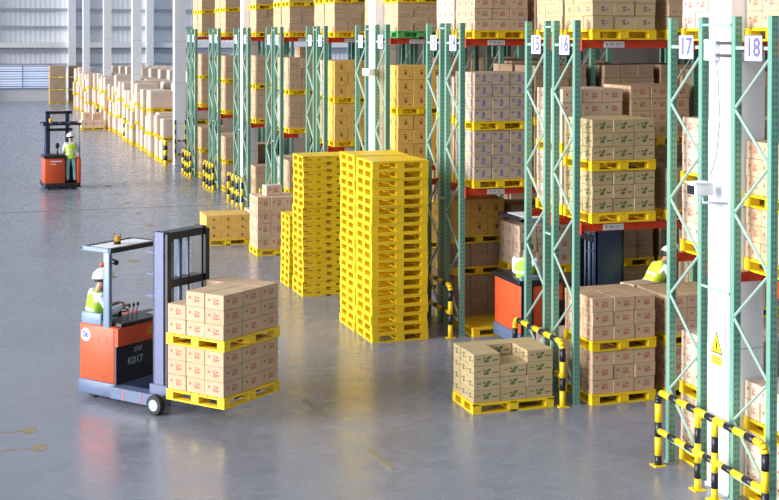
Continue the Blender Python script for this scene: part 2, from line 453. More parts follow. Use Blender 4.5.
# ---------- loads in the racks.  rows numbered like their signs: 18 nearest
def row_y(n):    # near face Y of the pallets standing in rack row n
    p = PAIRS[(18 - n) // 2]
    a, b = (p[0], p[1]) if n % 2 == 0 else (p[2], p[3])
    return (a + b) / 2
PW, PD = 1.07, 1.0
def bay(n, level, slot, tiers, dx=0.0, W=PW):
    """tiers: list of (kind, nx, ny, nz, h)"""
    z = (0, B1 + .01, B2 + .01)[level]
    x = X0 + .19 + slot * 1.20 + (slot // 2) * .22 + dx
    y = row_y(n) - PD / 2
    lv = ('floor of', 'first beams of', 'top beams of')[level]
    pos = ('aisle end' if slot == 0 else '%s place' % ORD[slot + 1])
    for i, tdef in enumerate(tiers):
        kind, nx, ny, nz, h = tdef[:5]
        if len(tiers) > 1: tn = 'lower' if i == 0 else 'upper' if i == len(tiers) - 1 else 'middle'
        else: tn = 'only'
        where = '%s load, %s row %s, %s' % (tn, lv, NUM[n], pos)
        pm = tdef[5] if len(tdef) > 5 else 'pallet_yellow'
        if nz == 0:
            pallet(x + W / 2, y + PD / 2, z, W, PD, 'empty yellow pallet %s' % where, .155); z += .16; continue
        z = load(x, y, z, W, PD, kind, nx, ny, nz, h, where, palm=pm) + .004
A = 'red'; G = 'green'; Bl = 'blue'; Y = 'yellow'; P = 'plain'; Wh = 'white'; Br = 'brown'
# row 18
bay(18, 0, 0, [(Wh, 3, 3, 3, .215), (Wh, 3, 3, 2, .215)]); bay(18, 1, 0, [(A, 3, 3, 3, .2), (A, 3, 3, 3, .21)]); bay(18, 2, 0, [(A, 3, 3, 4, .2)])
# row 17
bay(17, 0, 0, [(Wh, 3, 3, 3, .235), (Wh, 3, 3, 3, .22)]); bay(17, 1, 0, [(Wh, 3, 3, 3, .24), (Wh, 3, 3, 3, .235)]); bay(17, 2, 0, [(Wh, 3, 3, 4, .2)])
for L in (0, 1, 2): bay(17, L, 1, [(Br, 3, 3, 3, .22), (Br, 3, 3, 3, .22)] if L < 2 else [(P, 3, 3, 4, .2)]); bay(18, L, 1, [(Br, 3, 3, 3, .22)])
# row sixteen
bay(16, 0, 0, [(A, 3, 3, 3, .213), (A, 3, 3, 3, .213)], dx=.02); bay(16, 1, 0, [(G, 3, 3, 3, .205), (G, 3, 3, 3, .205)]); bay(16, 2, 0, [('purple', 3, 3, 4, .2)])
bay(16, 0, 1, [(A, 3, 3, 3, .213), (A, 3, 3, 3, .2)], dx=.07); bay(16, 1, 1, [(Br, 3, 3, 3, .21)], dx=.07); bay(16, 2, 1, [(P, 3, 3, 4, .2)], dx=.07)
# row fifteen
bay(15, 0, 0, [(Wh, 3, 3, 3, .2)]); bay(15, 1, 0, [(Wh, 3, 3, 4, .20), (Wh, 3, 3, 4, .21)]); bay(15, 2, 0, [(P, 3, 3, 5, .2)])
bay(15, 0, 1, [(Br, 3, 3, 3, .2), (Wh, 3, 3, 2, .2)]); bay(15, 1, 1, [(Br, 3, 3, 4, .22), (A, 3, 3, 4, .2)]); bay(15, 2, 1, [(P, 3, 3, 4, .2)])
# row 14
bay(14, 0, 0, [(Br, 3, 3, 0, 0)]); bay(14, 1, 0, [(Bl, 3, 3, 4, .225), (Bl, 3, 3, 4, .225)]); bay(14, 2, 0, [(A, 3, 3, 4, .2)], dx=-.0)
bay(14, 0, 1, [(Br, 3, 3, 4, .23), (Wh, 3, 3, 3, .25)], dx=-.3); bay(14, 1, 1, [(P, 3, 3, 4, .24), (Br, 3, 3, 4, .24)]); bay(14, 2, 1, [(A, 3, 3, 4, .2)])
# row 13
bay(13, 0, 0, [(Br, 3, 3, 3, .26), (Br, 3, 3, 2, .22), (Y, 3, 3, 2, .34)]); bay(13, 1, 0, [(P, 3, 3, 4, .24), (Wh, 3, 3, 3, .24)]); bay(13, 2, 0, [(Wh, 3, 3, 5, .2)])
for L in (0, 1, 2): bay(13, L, 1, [(Br, 3, 3, 4, .24), (Br, 3, 3, 4, .24)][:1 if L == 2 else 2])
# row twelve, 11
bay(12, 0, 0, [(P, 3, 3, 3, .25), (Y, 3, 3, 3, .25)]); bay(12, 1, 0, [(Y, 3, 3, 3, .31), (Y, 3, 3, 3, .30)]); bay(12, 2, 0, [(P, 3, 3, 4, .15, 'pallet_green'), (P, 3, 3, 3, .2)])
bay(12, 1, 1, [(P, 3, 3, 4, .24)]); bay(12, 2, 1, [(P, 3, 3, 4, .2)]); bay(12, 0, 1, [(Br, 3, 3, 4, .24)])
bay(11, 0, 0, [(P, 3, 3, 3, .25), (P, 3, 3, 3, .25)]); bay(11, 1, 0, [(Wh, 3, 3, 4, .24), (Wh, 3, 3, 3, .24)]); bay(11, 2, 0, [(P, 3, 3, 4, .2)])
for n in range(10, 0, -1):
    k1, k2 = [(Y, Y), (P, Wh), (P, P), (Wh, P), (P, P), (P, Wh), (P, P), (Wh, P), (P, P), (P, P)][10 - n]
    nx = 2 if n % 3 == 0 else 3
    bay(n, 0, 0, [(k2, nx, 3, 3, .27), (k1, 3, 3, 3, .27)] if n not in (6,) else [(P, 3, 3, 4, .3)])
    bay(n, 1, 0, [(k1, nx, 3, 3, .31), (k2, 3, 3, 3, .30 if n > 5 else .27)])
    bay(n, 2, 0, [(P, 3, 3, 3, .235), (P, 3, 3, 3, .23)])
    if n > 5: bay(n, 2, 1, [(P, 3, 3, 3, .235)])
for n in (16, 15, 14, 13, 12, 11, 10):
    for sl in (2, 3):
        for L in (0, 1, 2): bay(n, L, sl, [(Br if n % 2 else P, 3, 3, 4, .24), (Br, 3, 3, 4, .24)][:1 if L == 2 else 2])
def loose(x, y, z, s, kind, label, rz=.05):
    CART.append(dict(c=Vector((x, y, 0)), z=z, rz=rz, s=s, kind=kind, label=label, group='loose cartons on rack loads'))
loose(9.5, row_y(8), 4.866, (.5, .5, .3), P, 'loose brown carton on top of the row eight load')
loose(10.62, 19.92, 1.325, (.5, .35, .12), Wh, 'flat pale carton on a load in row fifteen', .2)
loose(10.42, 19.5, 1.325, (.6, .35, .09), Wh, 'flat pale carton nearest the aisle on row fifteen', .15)

# ------------------------------------------------------------------ racks
UPR = MB(); UPR.box(-.048, .048, -.04, .04, 0, HF, 'rack_green'); UPR.box(-.07, .07, -.05, .05, 0, .012, 'steel'); UPRm = UPR.mesh('upright')
FDEP = .76
def strut(b, p, q, r, m): b.tube([p, q], r, m, 6, True, False)
def rack(n):
    p = PAIRS[(18 - n) // 2]; a, c = (p[0], p[1]) if n % 2 == 0 else (p[2], p[3])
    nb = 3 if n >= 9 else 2
    root = thing('pallet_rack', 'green steel rack row %s counted by the blue number signs' % NUM[n], 'rack', (X0, (a + c) / 2, 0), group='rows of pallet racking')
    d = (c - a) / 2
    for k in range(nb + 1):
        x = k * BAYW
        for s in (-1, 1): link('upright', UPRm, root, (x, s * d, 0))
        zz = []
        top = 5.25; near = True; z = top
        segs = []
        while z > .35:
            segs.append((z, z - .6, near)); z -= .615; near = not near
        if k == 0:
            if 'hb' not in _pal:
                b = MB(); b.box(-.02, .02, -d, d, -.02, .02, 'brace_green'); _pal['hb'] = b.mesh('brace')
                b = MB(); strut(b, (0, -d + .02, 0), (0, d - .02, -.6), .019, 'brace_green'); _pal['d1'] = b.mesh('brace')
                b = MB(); strut(b, (0, d - .02, 0), (0, -d + .02, -.6), .019, 'brace_green'); _pal['d2'] = b.mesh('brace')
            link('brace', _pal['hb'], root, (-.02, 0, 5.36)); link('brace', _pal['hb'], root, (-.02, 0, .3))
            for z1, z2, nr in segs: link('brace', _pal['d1' if nr else 'd2'], root, (-.03, 0, z1))
        else:
            if 'fb' not in _pal:
                b = MB(); b.box(-.02, .02, -d, d, 5.34, 5.38, 'brace_green')
                for z1, z2, nr in segs: strut(b, (0, -d if nr else d, z1), (0, d if nr else -d, z2), .019, 'brace_green')
                _pal['fb'] = b.mesh('frame_bracing')
            link('frame_bracing', _pal['fb'], root, (x, 0, 0))
    if 'beam' not in _pal:
        b = MB(); b.box(.05, BAYW - .05, -.02, .02, -.115, 0, 'beam_orange'); b.box(.045, .055, -.05, .03, -.16, .03, 'beam_orange'); b.box(BAYW - .055, BAYW - .045, -.05, .03, -.16, .03, 'beam_orange')
        _pal['beam'] = b.mesh('beam')
        b = MB(); b.box(0, .34, -.004, 0, -.045, .045, 'plate_white')
        for k in range(12):
            if k % 4 != 2: b.box(.03 + k * .024, .045 + k * .024, -.006, -.004, -.012, .018, 'grey_text')
        b.box(.03, .31, -.006, -.004, -.032, -.024, 'grey_text')
        _pal['blabel'] = b.mesh('beam_label')
    for k in range(nb):
        for z in (B1, B2):
            for s in (-1, 1):
                bo = link('beam', _pal['beam'], root, (k * BAYW, s * (d + .03), z), 0)
                if k == 0 and ((n % 2 == 0 and s == -1) ):
                    link('beam_label', _pal['blabel'], bo, (.48 if n != 16 else .42, -.021, -.06))
    # row number plate
    sp = MB(); sp.box(-.006, .0, -.18, .18, -.15, .15, 'plate_white')
    for q in ((-.18, .18, .142, .15), (-.18, .18, -.15, -.142)): sp.box(-.0075, -.006, q[0], q[1], q[2], q[3], 'plate_text')
    for q in ((-.18, -.172), (.172, .18)): sp.box(-.0075, -.006, q[0], q[1], -.15, .15, 'plate_text')
    so = sp.build('row_sign', root, (-.06, -.07, 5.36))
    tm = link('row_number', text_mesh(str(n), .30, 'plate_text'), so, (-.009, 0, 0)); tm.rotation_euler = (PI / 2, 0, -PI / 2)
    if n % 2 == 1:     # spacers that tie the back-to-back rows
        gap = p[2] - p[1]
        for z in (5.62, 2.42):
            b = MB(); b.box(-.015, .015, -d - gap + .07, -d, z, z + .03, 'brace_green'); b.build('row_spacer', root, (-.03, 0, 0))
    return root
for n in range(18, 0, -1): rack(n)

# ------------------------------------------------------------------ guard rails
def hazard_tube(b, pts, r=.045, pitch=.2, ph=0):
    pts = [Vector(p) for p in pts]; acc = ph; ly, per = pitch * 1.2, pitch * 2.15
    for p, q in zip(pts, pts[1:]):
        L = (q - p).length; t = 0
        while t < L - 1e-6:
            a = acc % per; k = 0 if a < ly - 1e-6 else 1
            st = min((ly if k == 0 else per) - a, L - t)
            if st < 1e-5: st = 1e-5
            b.tube([p.lerp(q, t / L), p.lerp(q, min(1, (t + st) / L))], r, 'hazard_black' if k % 2 else 'hazard_yellow', 10)
            t += st; acc += st
def guard(y0, y1, posts, label, x=8.49, h=.95, h2=.45, pitch=.2):
    root = thing('guard_rail', label, 'guard rail', (x, y0, 0), 0, 'striped guard rails at rack ends')
    L = y1 - y0; R = .1
    b = MB()
    path = [(0, 0, 0), (0, 0, h - R)] + [(0, R - R * math.cos(t), h - R + R * math.sin(t)) for t in (.5, 1.05, PI / 2)] + \
           [(0, L - R, h)] + [(0, L - R + R * math.sin(t), h - R + R * math.cos(t)) for t in (.5, 1.05, PI / 2)] + [(0, L, 0)]
    hazard_tube(b, path, pitch=pitch); b.build('hoop', root)
    m = MB(); hazard_tube(m, [(0, 0, h2), (0, L, h2)], .04, pitch); m.build('mid_rail', root)
    for py in posts:
        q = MB(); hazard_tube(q, [(0, py, 0), (0, py, h)], .042, pitch, .1); q.build('post', root)
    for py in [0, L] + list(posts):
        MB().box(-.08, .08, py - .08, py + .08, 0, .012, 'hazard_yellow').build('foot_plate', root)
    OCC.append((x, (y0 + y1) / 2, 0, .08, L, h * .3, 0))
    return root
nm = ['nearest striped guard rail before pillar with warning sign', 'striped hoop guard rail behind the green-printed floor cartons', 'striped guard rail right of the tall pallet pile',
      'striped guard rail hidden behind pallet piles at row twelve', 'striped guard rail at the end of row ten', 'striped guard rail at the end of row eight',
      'striped guard rail at the end of row six', 'striped guard rail at the end of row four', 'furthest striped guard rail at the end of row two']
for i, p in enumerate(PAIRS):
    L = p[3] - p[0]
    posts = [1.45, 1.06] if i == 0 else [L * .35, L * .68] if i > 2 else []
    guard(p[0] - .02 - (.2 if i == 0 else 0), p[3] - (.07 if i == 0 else 0.0), posts, nm[i])
for i, (y, l) in enumerate(((57.3, 'striped bollard before the first pillar past the racks'), (71.9, 'striped bollard before the second pillar past racks'), (86.3, 'striped bollard before the third pillar past racks'))):
    b = MB(); hazard_tube(b, [(0, 0, 0), (0, 0, 1.15)], .09, .2); b.box(-.14, .14, -.14, .14, 0, .015, 'hazard_yellow')
    b.build('bollard', loc=(8.3, y, 0), label=l, cat='bollard', group='bollards before pillars')

# ------------------------------------------------------------------ wrapped loads stacked on the floor past the racks
def brick_mat():
    m = mat('wrapped', (.60, .48, .39), .45, var=.04, vary=.08)
    nt = m.node_tree; b = nt.nodes['Principled BSDF']; hs = [n for n in nt.nodes if n.type == 'HUE_SAT'][0]
    tc = [n for n in nt.nodes if n.type == 'TEX_COORD'][0]
    sp = nt.nodes.new('ShaderNodeSeparateXYZ'); nt.links.new(tc.outputs['Object'], sp.inputs[0])
    z = nt.nodes.new('ShaderNodeMath'); z.operation = 'MODULO'; z.inputs[1].default_value = .27; nt.links.new(sp.outputs['Z'], z.inputs[0])
    l = nt.nodes.new('ShaderNodeMath'); l.operation = 'LESS_THAN'; l.inputs[1].default_value = .02; nt.links.new(z.outputs[0], l.inputs[0])
    mx = nt.nodes.new('ShaderNodeMix'); mx.data_type = 'RGBA'; nt.links.new(l.outputs[0], mx.inputs[0]); nt.links.new(hs.outputs[0], mx.inputs[6]); mx.inputs[7].default_value = (.56, .45, .36, 1)
    nt.links.new(mx.outputs[2], b.inputs['Base Color'])
brick_mat()
WL = {}
def wrapped(x, y, z, w, d, h, label, m='wrapped'):
    key = (round(w, 2), round(d, 2), round(h, 2), m)
    if key not in WL:
        b = MB(); bm = bmesh.new(); bmesh.ops.create_cube(bm, size=1)
        for v in bm.verts: v.co = Vector((v.co.x * w, v.co.y * d, h / 2 + v.co.z * h))
        bmesh.ops.bevel(bm, geom=bm.edges[:], offset=.03, segments=2, affect='EDGES'); b.add_bm(bm, m, False); bm.free()
        WL[key] = b.mesh('wrapped_load')
    OCC.append((x + w / 2, y + d / 2, z, w, d, h, 0))
    link('wrapped_load', WL[key], None, (x + w / 2, y + d / 2, z), 0, label, 'pallet load', 'wrapped loads stacked past the racks')
y = 58.6; k = 0
rs = random.Random(3)
while y < 104.5:
    if any(abs(y + .5 - (cy + .25)) < .85 for cy in COLY): y += .25; continue
    k += 1
    nt_ = 3 if k > 3 else 2
    hh = rs.choice((.72, .80, .86)); xx = 8.28 + rs.uniform(-.05, .20)
    z = 0
    for tr in range(nt_):
        xj = xx + rs.uniform(-.05, .08)
        pallet(xj + .55, y + .5, z, 1.12, 1.0, 'yellow pallet, %s tier, %s stack past the racks' % (ORD[tr + 1], ORD[k])); z += .157
        h = hh + rs.choice((-.08, 0, .06)); wrapped(xj, y + .02, z, 1.08, .96, h, 'wrapped carton load, %s tier, %s stack past the racks' % (ORD[tr + 1], ORD[k])); z += h + .002
    y += rs.choice((1.02, 1.05, 1.1, 1.2))
k = 0
for yy in (59, 61.5, 64.5, 68, 71.4, 74.5, 78, 82, 86, 90, 94, 98, 103):
    for j, x in enumerate((9.75, 11.0, 12.3, 13.6)):
        k += 1; z = 0
        for tr in range(2):
            h = 1.72 - .0065 * (yy - 59) - (.25 if j == 0 else 0)
            pallet(x + .6, yy + .5, z + .001, 1.2, 1.05, 'yellow pallet, %s tier, inner stack %s' % (ORD[tr + 1], ORD[k]))
            wrapped(x, yy, z + .16, 1.2, 1.05, h, 'wrapped load, %s tier, inner stack %s behind aisle stacks' % (('lower', 'upper')[tr], ORD[k]))
            z += h + .165
for i, (x, y) in enumerate(((7.05, 111.6), (8.6, 112.4))):
    z = 0
    for tr in range(3):
        pallet(x + .6, y + .55, z, 1.3, 1.1, 'yellow pallet, %s tier, %s stack by far wall' % (ORD[tr + 1], ('left', 'right')[i])); z += .157
        wrapped(x - .02, y, z, 1.25, 1.05, .84, 'brown carton load, %s tier, %s stack by far wall' % (ORD[tr + 1], ('left', 'right')[i]), ('card_plain', 'card_brown')[i]); z += .845

# ------------------------------------------------------------------ people
def skin_mesh(name, chains, m, sub=1):
    """chains: list of lists of (x, y, z, r); points with equal positions are shared"""
    V = []; R = []; E = []; idx = {}
    def pt(p):
        key = tuple(round(c, 4) for c in p[:3])
        if key not in idx: idx[key] = len(V); V.append(p[:3]); R.append(p[3])
        return idx[key]
    for ch in chains:
        a = None
        for p in ch:
            b = pt(p)
            if a is not None and a != b: E.append((a, b))
            a = b
    me = bpy.data.meshes.new(name); me.from_pydata(V, E, [])
    o = bpy.data.objects.new(name, me); COL.objects.link(o)
    sm = o.modifiers.new('s', 'SKIN'); sm.use_smooth_shade = True
    for i, sv in enumerate(me.skin_vertices[0].data): 
        r = R[i]; sv.radius = r if isinstance(r, tuple) else (r, r)
    me.skin_vertices[0].data[0].use_root = True
    ss = o.modifiers.new('b', 'SUBSURF'); ss.levels = sub; ss.render_levels = sub
    bpy.context.view_layer.update()
    nm_ = bpy.data.meshes.new_from_object(o.evaluated_get(bpy.context.evaluated_depsgraph_get()))
    bpy.data.objects.remove(o); nm_.materials.clear(); nm_.materials.append(M[m])
    for p in nm_.polygons: p.use_smooth = True
    return nm_
def V3(*a): return Vector(a)
def person(label, loc, rz, J, vest='vest_green', trouser='trouser_navy', stripes=True, helmet=True, face=(0, -1, 0), scale=1.0):
    """J: joints in local space; the person faces local -Y when upright"""
    root = thing('person', label, 'person', loc, rz); root.scale = (scale,) * 3
    j = {k: Vector(v) for k, v in J.items()}
    def q(k, r, off=(0, 0, 0)): 
        v = j[k] + Vector(off); return (v.x, v.y, v.z, r)
    def mid(a, b, t, r): v = j[a].lerp(j[b], t); return (v.x, v.y, v.z, r)
    hd = j['head']; fd = Vector(face).normalized(); up = (j['head'] - j['neck']).normalized()
    P_ = lambda v, r: (v.x, v.y, v.z, r)
    chains = [[q('pelvis', .10), mid('pelvis', 'chest', .5, .105), q('chest', .12), mid('chest', 'neck', .7, .085), q('neck', .062), P_(hd - up * .075 + fd * .02, .078), P_(hd + up * .02, .100), P_(hd + up * .10 - fd * .01, .075)]]
    for s in 'LR':
        chains.append([q('chest', .12), q('sh' + s, .055), mid('sh' + s, 'el' + s, .5, .045), q('el' + s, .036), mid('el' + s, 'wr' + s, .5, .034), q('wr' + s, .024)])
        w_ = j['wr' + s]; dr = (w_ - j['el' + s]).normalized(); side = dr.cross(Vector((0, 0, 1))).normalized(); dn = side.cross(dr)
        palm = w_ + dr * .06; chains[-1].append(P_(palm, .034))
        for i, (o_, ln) in enumerate(((-.030, .065), (-.010, .078), (.010, .074), (.029, .058))):
            b0 = palm + side * o_ + dr * .02; b1 = b0 + dr * ln * .5 - dn * .012; b2 = b1 + dr * ln * .25 - dn * .026
            chains.append([P_(palm, .034), P_(b0, .0105), P_(b1, .0095), P_(b2, .008)])
        sg = -1 if s == 'L' else 1
        t0 = w_ + dr * .03 + side * sg * .03; t1 = t0 + dr * .03 + side * sg * .02
        chains.append([q('wr' + s, .024), P_(t0, .012), P_(t1, .009)])
        chains.append([q('pelvis', .10), q('hip' + s, .078), mid('hip' + s, 'kn' + s, .5, .068), q('kn' + s, .05), mid('kn' + s, 'an' + s, .35, .05), q('an' + s, .034), q('to' + s, .034)])
    chains.append([P_(hd + up * .02, .100), P_(hd + fd * .115 - up * .005, .016)])
    link('body', skin_mesh('body', chains, 'skin'), root)
    # shirt: torso and sleeves
    sh = [[q('pelvis', .118), mid('pelvis', 'chest', .5, .118), q('chest', .15), mid('chest', 'neck', .6, .125), mid('chest', 'neck', .92, .085)]]
    for s in 'LR': sh.append([q('chest', .15), q('sh' + s, .082), mid('sh' + s, 'el' + s, .5, .060), q('el' + s, .050), mid('el' + s, 'wr' + s, .55, .046), mid('el' + s, 'wr' + s, .95, .036)])
    link('shirt', skin_mesh('shirt', sh, 'shirt_white'), root)
    lat = (j['shL'] - j['shR']).normalized()
    def vring(a, b_, t, w, d, k=20):
        c = j[a].lerp(j[b_], t); ax = (j[b_] - j[a]).normalized(); fr = ax.cross(lat).normalized(); sd = fr.cross(ax).normalized()
        return [c + sd * w * math.copysign(abs(math.cos(q_)) ** .8, math.cos(q_)) + fr * d * math.copysign(abs(math.sin(q_)) ** .8, math.sin(q_)) for q_ in [2 * PI * n_ / k for n_ in range(k)]]
    def loft(rings, m, b):
        n0 = len(b.v); k = len(rings[0])
        for rg in rings: b.v += [tuple(p) for p in rg]
        for a_ in range(len(rings) - 1):
            for n_ in range(k):
                n2 = (n_ + 1) % k; b.f.append((n0 + a_ * k + n_, n0 + a_ * k + n2, n0 + (a_ + 1) * k + n2, n0 + (a_ + 1) * k + n_)); b.m.append(b.mi(m)); b.smooth.append(True)
    lowr = ('pelvis', 'chest')
    vb = MB(); loft([vring(*lowr, -.22, .168, .148), vring(*lowr, .1, .160, .140), vring(*lowr, .5, .170, .145), vring(*lowr, .9, .200, .150), vring('chest', 'neck', .3, .205, .140), vring('chest', 'neck', .62, .185, .115), vring('chest', 'neck', .85, .12, .09), vring('chest', 'neck', 1.0, .085, .075)], vest, vb)
    v = vb.build('vest', root)
    if stripes:
        b = MB()
        for t_ in (.18, .62): loft([vring(*lowr, t_, .176, .152), vring(*lowr, t_ + .12, .184, .154)], 'vest_stripe', b)
        b.build('reflective_band', v)
    tr = [[q('pelvis', .125, (0, 0, .03)), q('pelvis', .13, (0, 0, -.03))]]
    for s in 'LR': tr.append([q('pelvis', .13, (0, 0, -.03)), q('hip' + s, .095), mid('hip' + s, 'kn' + s, .5, .084), q('kn' + s, .068), mid('kn' + s, 'an' + s, .5, .066), mid('kn' + s, 'an' + s, 1.04, .060)])
    link('trousers', skin_mesh('trousers', tr, trouser), root)
    for s in 'LR':
        a = j['an' + s]; t_ = j['to' + s]
        link('shoe', skin_mesh('shoe', [[P_(a, .048), P_(a.lerp(t_, .5) - Vector((0, 0, .0)), .045), P_(t_, .04)]], 'shoe_black'), root)
    # hair, helmet, eyes, mouth
    T = fd.to_track_quat('-Y', 'Z').to_matrix().to_4x4()
    b = MB(); b.ell(hd + up * .03 - fd * .022, (.108, .112, .108), 'hair', zmin=-.4); b.build('hair', root)
    e = MB(); sx = fd.cross(up).normalized()
    for s in (-1, 1):
        e.ell(hd + up * .025 + fd * .095 + sx * s * .035, (.011, .008, .008), 'hair', 8, 5)
        e.ell(hd + up * .01 + sx * s * .10, (.012, .02, .03), 'skin', 8, 5, T=None)
    e.ell(hd - up * .045 + fd * .093, (.022, .008, .006), 'print_red', 8, 5, T=T)
    e.build('face_features', root)
    if helmet:
        b = MB(); c = hd + up * .045
        b.ell(c, (.145, .165, .135), 'helmet_white', 18, 8, zmin=-.05, T=T)
        n = 18; z0 = c - up * .008
        ring = []
        for k in range(n):
            a = 2 * PI * k / n; f_ = 1.22 if math.sin(a) < -.2 else 1.06
            ring.append((T @ Vector((.147 * math.cos(a) * 1.05, .165 * math.sin(a) * f_, -.01))) + c)
        b.face(ring, 'helmet_white'); b.face([p - up * .008 for p in reversed(ring)], 'helmet_white')
        b.tube([T @ Vector((0, -.13, .03)) + c, T @ Vector((0, -.07, .105)) + c, T @ Vector((0, 0, .125)) + c, T @ Vector((0, .07, .105)) + c, T @ Vector((0, .13, .03)) + c], .012, 'helmet_white', 6)
        b.build('helmet', root)
    return root

SIT = dict(pelvis=(0, 0, 0), chest=(0, -.04, .30), neck=(0, -.05, .47), head=(0, -.11, .615), shL=(.20, -.04, .41), shR=(-.20, -.04, .41),
           elL=(.25, -.14, .16), elR=(-.25, -.14, .16), wrL=(.14, -.34, .22), wrR=(-.14, -.36, .22),
           hipL=(.10, -.03, -.03), hipR=(-.10, -.03, -.03), knL=(.13, -.42, .02), knR=(-.13, -.42, .02), anL=(.12, -.44, -.38), anR=(-.12, -.44, -.38), toL=(.12, -.57, -.42), toR=(-.12, -.57, -.42))
STAND = dict(pelvis=(0, 0, .93), chest=(0, -.02, 1.27), neck=(0, -.01, 1.44), head=(0, -.05, 1.60), shL=(.19, 0, 1.37), shR=(-.19, 0, 1.37),
             elL=(.25, -.05, 1.12), elR=(-.26, -.02, 1.1), wrL=(.20, -.27, 1.05), wrR=(-.28, -.25, 1.08),
             hipL=(.09, 0, .88), hipR=(-.09, 0, .88), knL=(.11, -.03, .48), knR=(-.12, -.01, .48), anL=(.12, .02, .08), anR=(-.13, .04, .08), toL=(.13, -.12, .045), toR=(-.15, -.10, .045))

# ------------------------------------------------------------------ reach truck
def wheel(b, c, r, w, axis='y'):
    c = Vector(c); a = Vector((0, w / 2, 0))
    b.tube([c - a, c - a * .8, c + a * .8, c + a], [r * .9, r, r, r * .9], 'rubber', 20)
mat('truck_navy', (.02, .035, .09), .35)
def reach_truck(loc, rz, label, number=None, lift=.28, forks=True, dark=False):
    t = thing('reach_truck', label, 'reach truck', loc, rz, 'reach trucks')
    # local: +X forward (forks), y 0 near side to 1.2 far side
    b = MB(); b.bbox(-.74, .0, 0, 1.2, .28, 1.13, 'truck_orange', .03)
    body = b.build('body', t)
    b = MB(); b.bbox(-.76, .02, -.01, 1.21, .07, .29, 'skirt_blue', .02); b.build('skirt', t)
    # panel of the mast side: orange band above, black battery case below, louvres
    b = MB(); b.box(-.005, .03, .004, 1.18, .28, .86, 'truck_black'); b.build('battery_case', t)
    b = MB(); b.box(0, .07, .0, 1.2, .85, 1.12, 'truck_orange')
    for k in range(5): b.box(.07, .074, .62, .92, .93 + k * .03, .94 + k * .03, 'card_yellow')
    b.build('hood_panel', t)
    tx = link('battery_text', text_mesh('K017', .15, 'wheel_hub'), t, (.034, .40, .58)); tx.rotation_euler = (PI / 2, 0, PI / 2)
    tx = link('battery_text', text_mesh('2767', .09, 'wheel_hub'), t, (.034, .46, .74)); tx.rotation_euler = (PI / 2, 0, PI / 2)
    # top deck, console, levers
    b = MB(); b.box(-.40, .06, .08, 1.16, 1.13, 1.18, 'truck_black'); con = b.build('console', t)
    for k in range(3):
        b = MB(); b.tube([(-.22 + k * .0, .50 + k * .09, 1.18), (-.22, .53 + k * .09, 1.33)], .009, 'steel', 6); b.ell((-.22, .535 + k * .09, 1.35), (.02, .02, .035), 'truck_black', 8, 6); b.build('lever', t)
    b = MB(); b.tube([(-.45, .55, 1.13), (-.45, .57, 1.24)], .03, 'truck_black', 8); b.tube([(-.45 + .12 * math.cos(a), .57 + .12 * math.sin(a), 1.25) for a in [i * PI / 8 for i in range(17)]], .012, 'truck_black', 6); b.build('steering_wheel', t)
    MB().box(-.2, .02, .86, 1.12, 1.183, 1.19, 'plate_white').build('clipboard', t)
    b = MB(); b.bbox(-.72, -.28, .04, .34, 1.12, 1.2, 'truck_slate', .02); b.bbox(-.72, -.3, .02, .10, 1.12, 1.30, 'truck_slate', .02); b.build('seat', t)
    if dark:
        b = MB(); b.box(-.765, -.52, -.012, 1.21, .27, 1.14, 'truck_black') if False else b.box(-.72, -.50, -.012, .0, .27, 1.14, 'truck_black'); b.bbox(-.77, .02, -.02, 1.22, 1.13, 1.22, 'truck_black', .02); b.build('top_cover', t)
    # side marks
    if number:
        b = MB()
        ring = [(-.60 + .1 * math.cos(a), -.003, .965 + .1 * math.sin(a)) for a in [2 * PI * k / 24 for k in range(24)]]
        b.face(ring, 'plate_white'); d_ = b.build('number_disc', t)
        tx = link('disc_number', text_mesh(number, .13, 'plate_text'), d_, (-.60, -.006, .965)); tx.rotation_euler = (PI / 2, 0, 0)
        b = MB(); b.box(-.33, -.14, -.004, 0, .88, .885, 'print_red'); b.box(-.33, -.14, -.004, 0, .97, .975, 'print_red'); b.box(-.33, -.327, -.004, 0, .88, .97, 'print_red'); b.box(-.143, -.14, -.004, 0, .88, .97, 'print_red')
        b.box(-.20, -.17, -.005, 0, .91, .93, 'print_red'); b.build('side_plate', t)
        tx = link('model_text', text_mesh('R1T', .06, 'print_brown'), t, (-.22, -.003, .36)); tx.rotation_euler = (PI / 2, 0, 0)
    # guard: pillars and roof
    b = MB(); b.bbox(-.24, -.11, 0, .07, 1.1, 2.24, 'truck_slate', .015); b.build('pillar_post', t)
    b = MB(); b.tube([(-.10, 1.1, 1.1), (-.10, 1.1, 2.2)], .03, 'truck_black', 8); b.build('pillar_post', t)
    rf = MB(); z = 2.24
    rf.box(-.72, -.08, 0, .07, z, z + .06, 'truck_slate'); rf.box(-.72, -.08, 1.0, 1.07, z, z + .06, 'truck_black')
    rf.box(-.72, -.66, 0, 1.07, z + .005, z + .055, 'truck_black'); rf.box(-.14, -.08, 0, 1.07, z - .01, z + .06, 'truck_black')
    for k in range(5): rf.box(-.66, -.14, .15 + k * .18, .18 + k * .18, z + .01, z + .05, 'truck_slate')
    roof = rf.build('overhead_guard', t)
    MB().box(-.58, -.16, .1, .98, z + .052, z + .058, 'plate_white').build('roof_sheet', roof)
    b = MB(); b.tube([(-.36, .42, z + .05), (-.36, .42, z + .10)], .05, 'truck_black', 10); b.tube([(-.36, .42, z + .10), (-.36, .42, z + .19)], .045, 'amber', 12)
    for a in (0, 1.57, 3.14, 4.71): b.tube([(-.36 + .065 * math.cos(a), .42 + .065 * math.sin(a), z + .05), (-.36 + .065 * math.cos(a), .42 + .065 * math.sin(a), z + .22)], .006, 'truck_black', 5)
    b.build('beacon', t)
    b = MB(); b.ell((-.26, .0, 2.05), (.035, .03, .045), 'red_lamp', 10, 6); b.build('rear_lamp', t)
